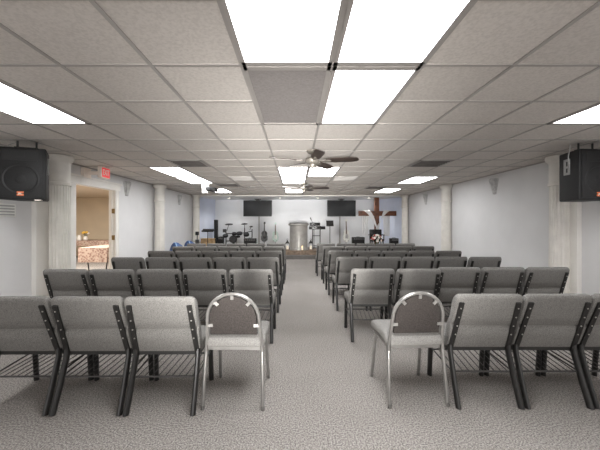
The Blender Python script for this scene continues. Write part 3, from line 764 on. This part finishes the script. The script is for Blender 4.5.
# wooden cross with draped white cloth
Y = 12.54; xc = X_(376.6,Y)
t = empty('cross', (xc, Y, SZ), 'tall dark wooden cross at the right of the stage', 'cross')
w = .092; za = Z_(213.5,Y)-SZ
MB().rbox(-w,w,-.06,.06,.04,Z_(197.6,Y)-SZ,.008,2).build('upright', M_wood, t)
aL, aR = X_(358.3,Y)-xc, X_(396,Y)-xc
MB().rbox(aL,aR,-.064,.0,za-.1,za+.1,.008,2).build('crossbeam', M_wood, t)
MB().box(-.3,.3,-.1,.14,0,.045).box(-.2,.2,-.085,.12,.04,.1).build('base', M_wood, t, smooth=False)
def drape():
    m = MB(); zt = za+.112
    xl, xr = -.44, .42
    for s, xo in ((-1, xl), (1, xr)):
        # tail hanging behind the beam
        def tail(u, v, s=s, xo=xo):
            wv = .15-.03*v
            return (xo + s*.02 + (u-.5)*2*wv, .085-.02*math.sin(u*PI*7)*(.3+v) , zt - .02 - v*(1.02))
        m.grid(24, 10, tail)
        m.grid(24, 4, lambda u, v, xo=xo: (xo+(u-.5)*.28, -.075+.16*v, zt+.012*math.sin(v*PI)+.004*math.sin(u*20)))
        # front swag falling to the middle of the upright
        def swag(u, v, s=s, xo=xo):
            x_out = xo + (u-.5)*.28
            e = v**.8
            x = x_out*(1-e) + (u-.5)*.09*e*s*-1 + s*.02*e
            z = zt - (.72+ (.12*(u if s<0 else 1-u)-.06))*(v**1.25)
            return (x, -.078-.03*math.sin(v*PI) - .015*math.sin(u*PI*6)*(1-.5*v) - .02*v, z)
        m.grid(20, 16, swag)
    m.ball((0,-.105,zt-.72), .05, 10, 1.2, .7, 1)
    m.grid(10, 8, lambda u, v: ((u-.5)*(.1+.1*v), -.1-.008*math.sin(u*12), zt-.74-.3*v))
    return m
cl = drape().build('draped_cloth', M_cloth, angle=80); cl.location = (xc, Y, SZ)
tag(cl, 'sheer white cloth draped over the arms of the wooden cross', 'cloth')

# black padded chair in front of the cross
Y = 12.24; x = X_(376.3,Y)
t = empty('armchair', (x, Y, SZ), 'black padded armchair on the stage in front of the cross', 'chair')
MB().rbox(-.25,.25,-.22,.15,.36,.46,.03,3).build('seat', M_gblack, t)
MB().rbox(-.25,.25,.09,.16,.44,.84,.03,3).build('backrest', M_gblack, t)
for i in (-1,1):
    MB().bar((i*.27,-.15,.62),(i*.27,.13,.62),.045,.035).bar((i*.27,-.12,.4),(i*.27,-.12,.62),.03,.03).build('armrest', M_gblack, t, smooth=False)
    for j in (-.18,.13): MB().bar((i*.22,j-.01,0),(i*.22,j-.01,.38),.035,.035,up=(0,1,0)).build('leg', M_gblack, t, smooth=False)

# flowers on a pedestal in front of the stage
Y = 11.45; x = X_(376.6,Y)
zf = Z_(239.3,Y)
pd = empty('flower_stand', (x, Y, 0), 'small dark round stand under the flower arrangement', 'stand')
MB().lathe([(.16,.36),(.17,.37),(.17,.40),(.15,.405)], 24).build('top', M_wood, pd)
MB().cyl((0,0,.03),(0,0,.37),.03,12).build('post', M_wood, pd)
MB().lathe([(.15,0),(.15,.03),(.04,.05)], 24).build('base', M_wood, pd)
t = empty('flower_arrangement', (x, Y, .405), 'white and red flower arrangement in front of the cross', 'flowers')
MB().lathe([(.05,0),(.085,.03),(.095,.09),(.075,.15),(.085,.17),(.07,.165)], 20).build('vase', M_gneck, t)
rf = random.Random(5); lv = MB(); cz = zf-.405
for k in range(36):
    a = rf.uniform(0,2*PI); e = rf.uniform(-.4,1.2); r = rf.uniform(.12,.24)
    p = Vector((r*math.cos(a)*math.cos(e), r*math.sin(a)*math.cos(e)*.8, cz+r*math.sin(e)*.9))
    n = Vector((math.cos(a),math.sin(a),.4)).normalized(); q = n.cross(Vector((0,0,1))).normalized()
    lv.add([p, p+n*.04+q*.02, p+n*.1, p+n*.04-q*.02], [(0,1,2,3)])
    if k < 12: lv.cyl((0,0,.15), p, .004, 5)
lv.build('foliage', M_leaf, t, smooth=False)
for k in range(22):
    a = 2*PI*k*.618; e = -.45+1.75*((k*7)%22)/22; r = .2
    p = Vector((r*math.cos(a)*math.cos(e)*1.0, r*math.sin(a)*math.cos(e)*.8, cz+r*math.sin(e)*.85))
    m = MB(); red = k % 4 == 1
    nrm = Vector((math.cos(a),math.sin(a),.3+math.sin(e))).normalized(); Q = nrm.to_track_quat('Z','Y').to_matrix().to_4x4()
    for j in range(6):
        b = 2*PI*j/6
        m.ball((.028*math.cos(b),.028*math.sin(b),.0), .026, 6, 1, 1, .55)
    m.ball((0,0,.012), .018, 6)
    m.xf(Matrix.Translation(p) @ Q).build('flower', M_petalr if red else M_petal, t, label='red flower' if red else 'white flower')

# tripod at the far left of the stage, wooden cabinet
Y = 11.0; x = X_(197.2,Y); SZ0 = 0
t = empty('camera_tripod', (x, Y, SZ0), 'black tripod stand with a small dark device by the far left column', 'tripod')
zt = Z_(230.5,Y)-SZ0
MB().cyl((0,0,.3),(0,0,zt-.16),.016,8).build('pole', M_black, t)
MB().rbox(-.05,.05,-.06,.06,zt-.17,zt-.04,.01,2).tube([(0,-.06,zt-.1),(0,-.11,zt-.1)],.035,12).build('device', M_spk, t)
MB().rbox(-.06,.06,-.04,.04,.62,.8,.01,2).build('box', M_dgrey, t)
for a in (90,210,330):
    MB().cyl((0,0,.42),(math.cos(math.radians(a))*.2,math.sin(math.radians(a))*.2,.01),.012,8).build('leg', M_black, t)
Y = 12.32; xa, xb = X_(202.2,Y), X_(214,Y); h = Z_(238.4,Y)-SZ
t = empty('wooden_cabinet', ((xa+xb)/2, Y, SZ), 'low light wooden cabinet behind the left music stand', 'cabinet')
w = (xb-xa)/2
MB().box(-w,w,-.17,.17,.03,h-.02).build('carcass', M_lwood, t, smooth=False)
MB().box(-w-.015,w+.015,-.19,.19,h-.02,h).build('top', M_lwood, t, smooth=False)
for s in (-1,1):
    d = MB().box(min(s*.01,s*(w-.015)),max(s*.01,s*(w-.015)),-.185,-.168,.05,h-.04).build('door', M_lwood, t, smooth=False)
    MB().ball((s*.04,-.195,h*.55),.012,8).build('knob', M_jam, d)
MB().box(-w+.02,w-.02,-.15,.15,0,.03).build('plinth', M_dgrey, t, smooth=False)

# blue bean bag seats along the left wall
def beanbag(x, y, label):
    t = empty('bean_bag', (x, y, 0), label, 'bean bag', 'blue bean bags')
    prof = [(.24,0),(.32,.05),(.35,.16),(.335,.3),(.29,.46),(.225,.62),(.15,.74),(.07,.81),(.01,.825)]
    m = MB(); n = 32; vs = []
    for r, z in prof:
        for k in range(n):
            a = 2*PI*k/n; rr = r*(1+.03*math.cos(a*6)+.02*math.sin(a*3+z*9))
            vs.append((rr*math.cos(a) - .16*(z/.82)**2, rr*math.sin(a)*.9, z))
    fs = [(i*n+k, i*n+(k+1)%n, (i+1)*n+(k+1)%n, (i+1)*n+k) for i in range(len(prof)-1) for k in range(n)] + [tuple(range(n-1,-1,-1)), tuple((len(prof)-1)*n+k for k in range(n))]
    m.add(vs, fs).build('bag', M_bbag, t, angle=80)
    pts = []
    for z, r in ((.82,.02),(.74,.155),(.62,.232),(.46,.297),(.3,.342),(.16,.357)):
        a = -PI/2+.35; rr = r*(1+.03*math.cos(a*6)+.02*math.sin(a*3+z*9))+.004
        pts.append((rr*math.cos(a)-.16*(z/.82)**2, rr*math.sin(a)*.9, z))
    MB().tube(pts, .018, 6).build('piping', M_bbag2, t, label='pale piping stripe')
beanbag(-3.42, 9.0, 'blue bean bag by the left wall, nearer of the two')
beanbag(-3.36, 9.95, 'blue bean bag by the left wall, the one closer to the stage')

# projector hanging from the ceiling on the left
Y = 7.95; x = X_(206,Y)
t = empty('projector', (x, Y, CEIL), 'dark projector hanging from a white ceiling bracket on the left', 'projector')
MB().box(-.09,.06,-.06,.06,-.28,-.001).build('bracket', M_white, t, smooth=False)
MB().cyl((0.02,0,-.2),(.12,0,-.17),.018,8).build('arm', M_black, t)
m = MB().rbox(.05,.3,-.13,.17,-.21,-.11,.015,2).tube([(.15,-.13,-.16),(.15,-.16,-.16)],.035,14).xf(Matrix.Rotation(math.radians(8),4,'Y'))
m.build('body', M_spk, t)

# ------------------------------------------------------------------ the side room's tables
def cloth_table(x, y, w, l, drop, label, clabel, h=.75):
    t = empty('folding_table', (x, y, 0), label, 'table', 'tables in the side room')
    MB().box(-w,w,0,l,h-.04,h-.008).build('tabletop', M_lwood, t, smooth=False)
    for yy in (.18, l-.18):
        m = MB()
        for s in (-1,1): m.cyl((s*(w-.06),yy+.0,h-.04),(s*(w-.16),yy,.0),.016,8)
        m.cyl((-(w-.14),yy,.12),(w-.14,yy,.12),.012,8); m.build('leg', M_black, t)
    m = MB(); g = .012
    m.box(-w-g,w+g,-g,l+g,h-.006,h)
    per = [(-w-g,-g),(w+g,-g),(w+g,l+g),(-w-g,l+g),(-w-g,-g)]
    for (ax,ay),(bx,by) in zip(per, per[1:]):
        nx, ny = (by-ay), -(bx-ax); L = math.hypot(nx,ny); nx/=L; ny/=L
        n = max(8, int(L/.04))
        m.grid(n, 6, lambda u, v: (ax+(bx-ax)*u+nx*(.012+.012*math.sin(u*L*26))*v, ay+(by-ay)*u+ny*(.012+.012*math.sin(u*L*26))*v, h-drop*v))
    c = m.build('tablecloth', M_floral, angle=60); c.location = (x, y, 0); tag(c, clabel, 'tablecloth', 'floral tablecloths')
Y = 7.95; cloth_table(X_(93,Y), Y, .37, 1.6, .38, 'folding table with black legs in the side room', 'pinkish floral cloth on the nearer table seen through the doorway')
Y = 11.2; cloth_table(X_(89,Y), Y, 1.1, .7, .2, 'long table at the back of the side room', 'floral cloth on the long table at the back of the side room')
t = empty('flower_vase', (X_(85.2,11.4), 11.42, .752), 'small vase of yellow and white flowers on the back table of the side room', 'flowers')
MB().lathe([(.05,0),(.08,.04),(.07,.1),(.045,.14),(.06,.16),(.05,.155)], 18).build('vase', M_white, t)
lv = MB()
for k in range(8): a = k*2.4; lv.cyl((0,0,.12),(.09*math.cos(a),.09*math.sin(a),.24+.02*(k%3)),.006,5)
lv.build('stems', M_leaf, t)
for k in range(8):
    a = k*2.4; MB().ball((.09*math.cos(a),.09*math.sin(a),.26+.02*(k%3)),.045,8).build('flower', M_yellow if k%3 else M_petal, t, label='yellow flower' if k % 3 else 'white flower')
t = empty('serving_jug', (X_(79.3,11.36), 11.36, .752), 'white jug left of the flower vase in the side room', 'jug')
MB().lathe([(.06,0),(.075,.03),(.07,.12),(.05,.17),(.055,.2),(.045,.2)], 18).build('body', M_white, t)
MB().tube([(-.05,0,.17),(-.1,0,.16),(-.105,0,.09),(-.07,0,.05)],.01,6).build('handle', M_white, t)

# ------------------------------------------------------------------ light
def area(name, loc, sx, sy, e, col=(1,1,1), rot=(0,0,0)):
    l = bpy.data.lights.new(name, 'AREA'); l.shape = 'RECTANGLE'; l.size = sx; l.size_y = sy; l.energy = e; l.color = col
    o = bpy.data.objects.new(name, l); C.objects.link(o); o.location = loc; o.rotation_euler = rot; return o
area('rear_fill', (.15, YN+.1, 1.25), 8.0, 2.3, 92, (1,.985,.975), (math.radians(112),0,0))  # added unseen fill lamp at the open near end, brightening ceiling and chair backs
fl = area('far_ceiling_fill', (0, -2.7, .55), 1.6, .5, 45, (1,.98,.95), (math.radians(100),0,0)); fl.data.spread = math.radians(30)  # invented low lamp aimed up the room to lift the dark far ceiling
area('side_room_lamp', (-6.6, 7.5, CEIL-.06), 2.5, 3, 300, (1,.94,.86))
w = bpy.data.worlds.new('world'); bpy.context.scene.world = w; w.use_nodes = True
bg = w.node_tree.nodes['Background']; bg.inputs['Color'].default_value = (1,.985,.965,1); bg.inputs['Strength'].default_value = .8
bpy.context.scene.cycles.diffuse_bounces = 8

# ------------------------------------------------------------------ camera
cd = bpy.data.cameras.new('camera'); cam = bpy.data.objects.new('camera', cd); C.objects.link(cam)
cam.location = (0, 0, EYE); cam.rotation_euler = (PI/2, 0, 0)
cd.sensor_fit = 'HORIZONTAL'; cd.sensor_width = 36; cd.lens = 36*F/600
cd.shift_x = (300-CX)/600; cd.shift_y = -(225-CY)/600
cd.clip_start = .05
bpy.context.scene.camera = cam
vs = bpy.context.scene.view_settings
vs.view_transform = 'Standard'; vs.look = 'None'; vs.exposure = .38
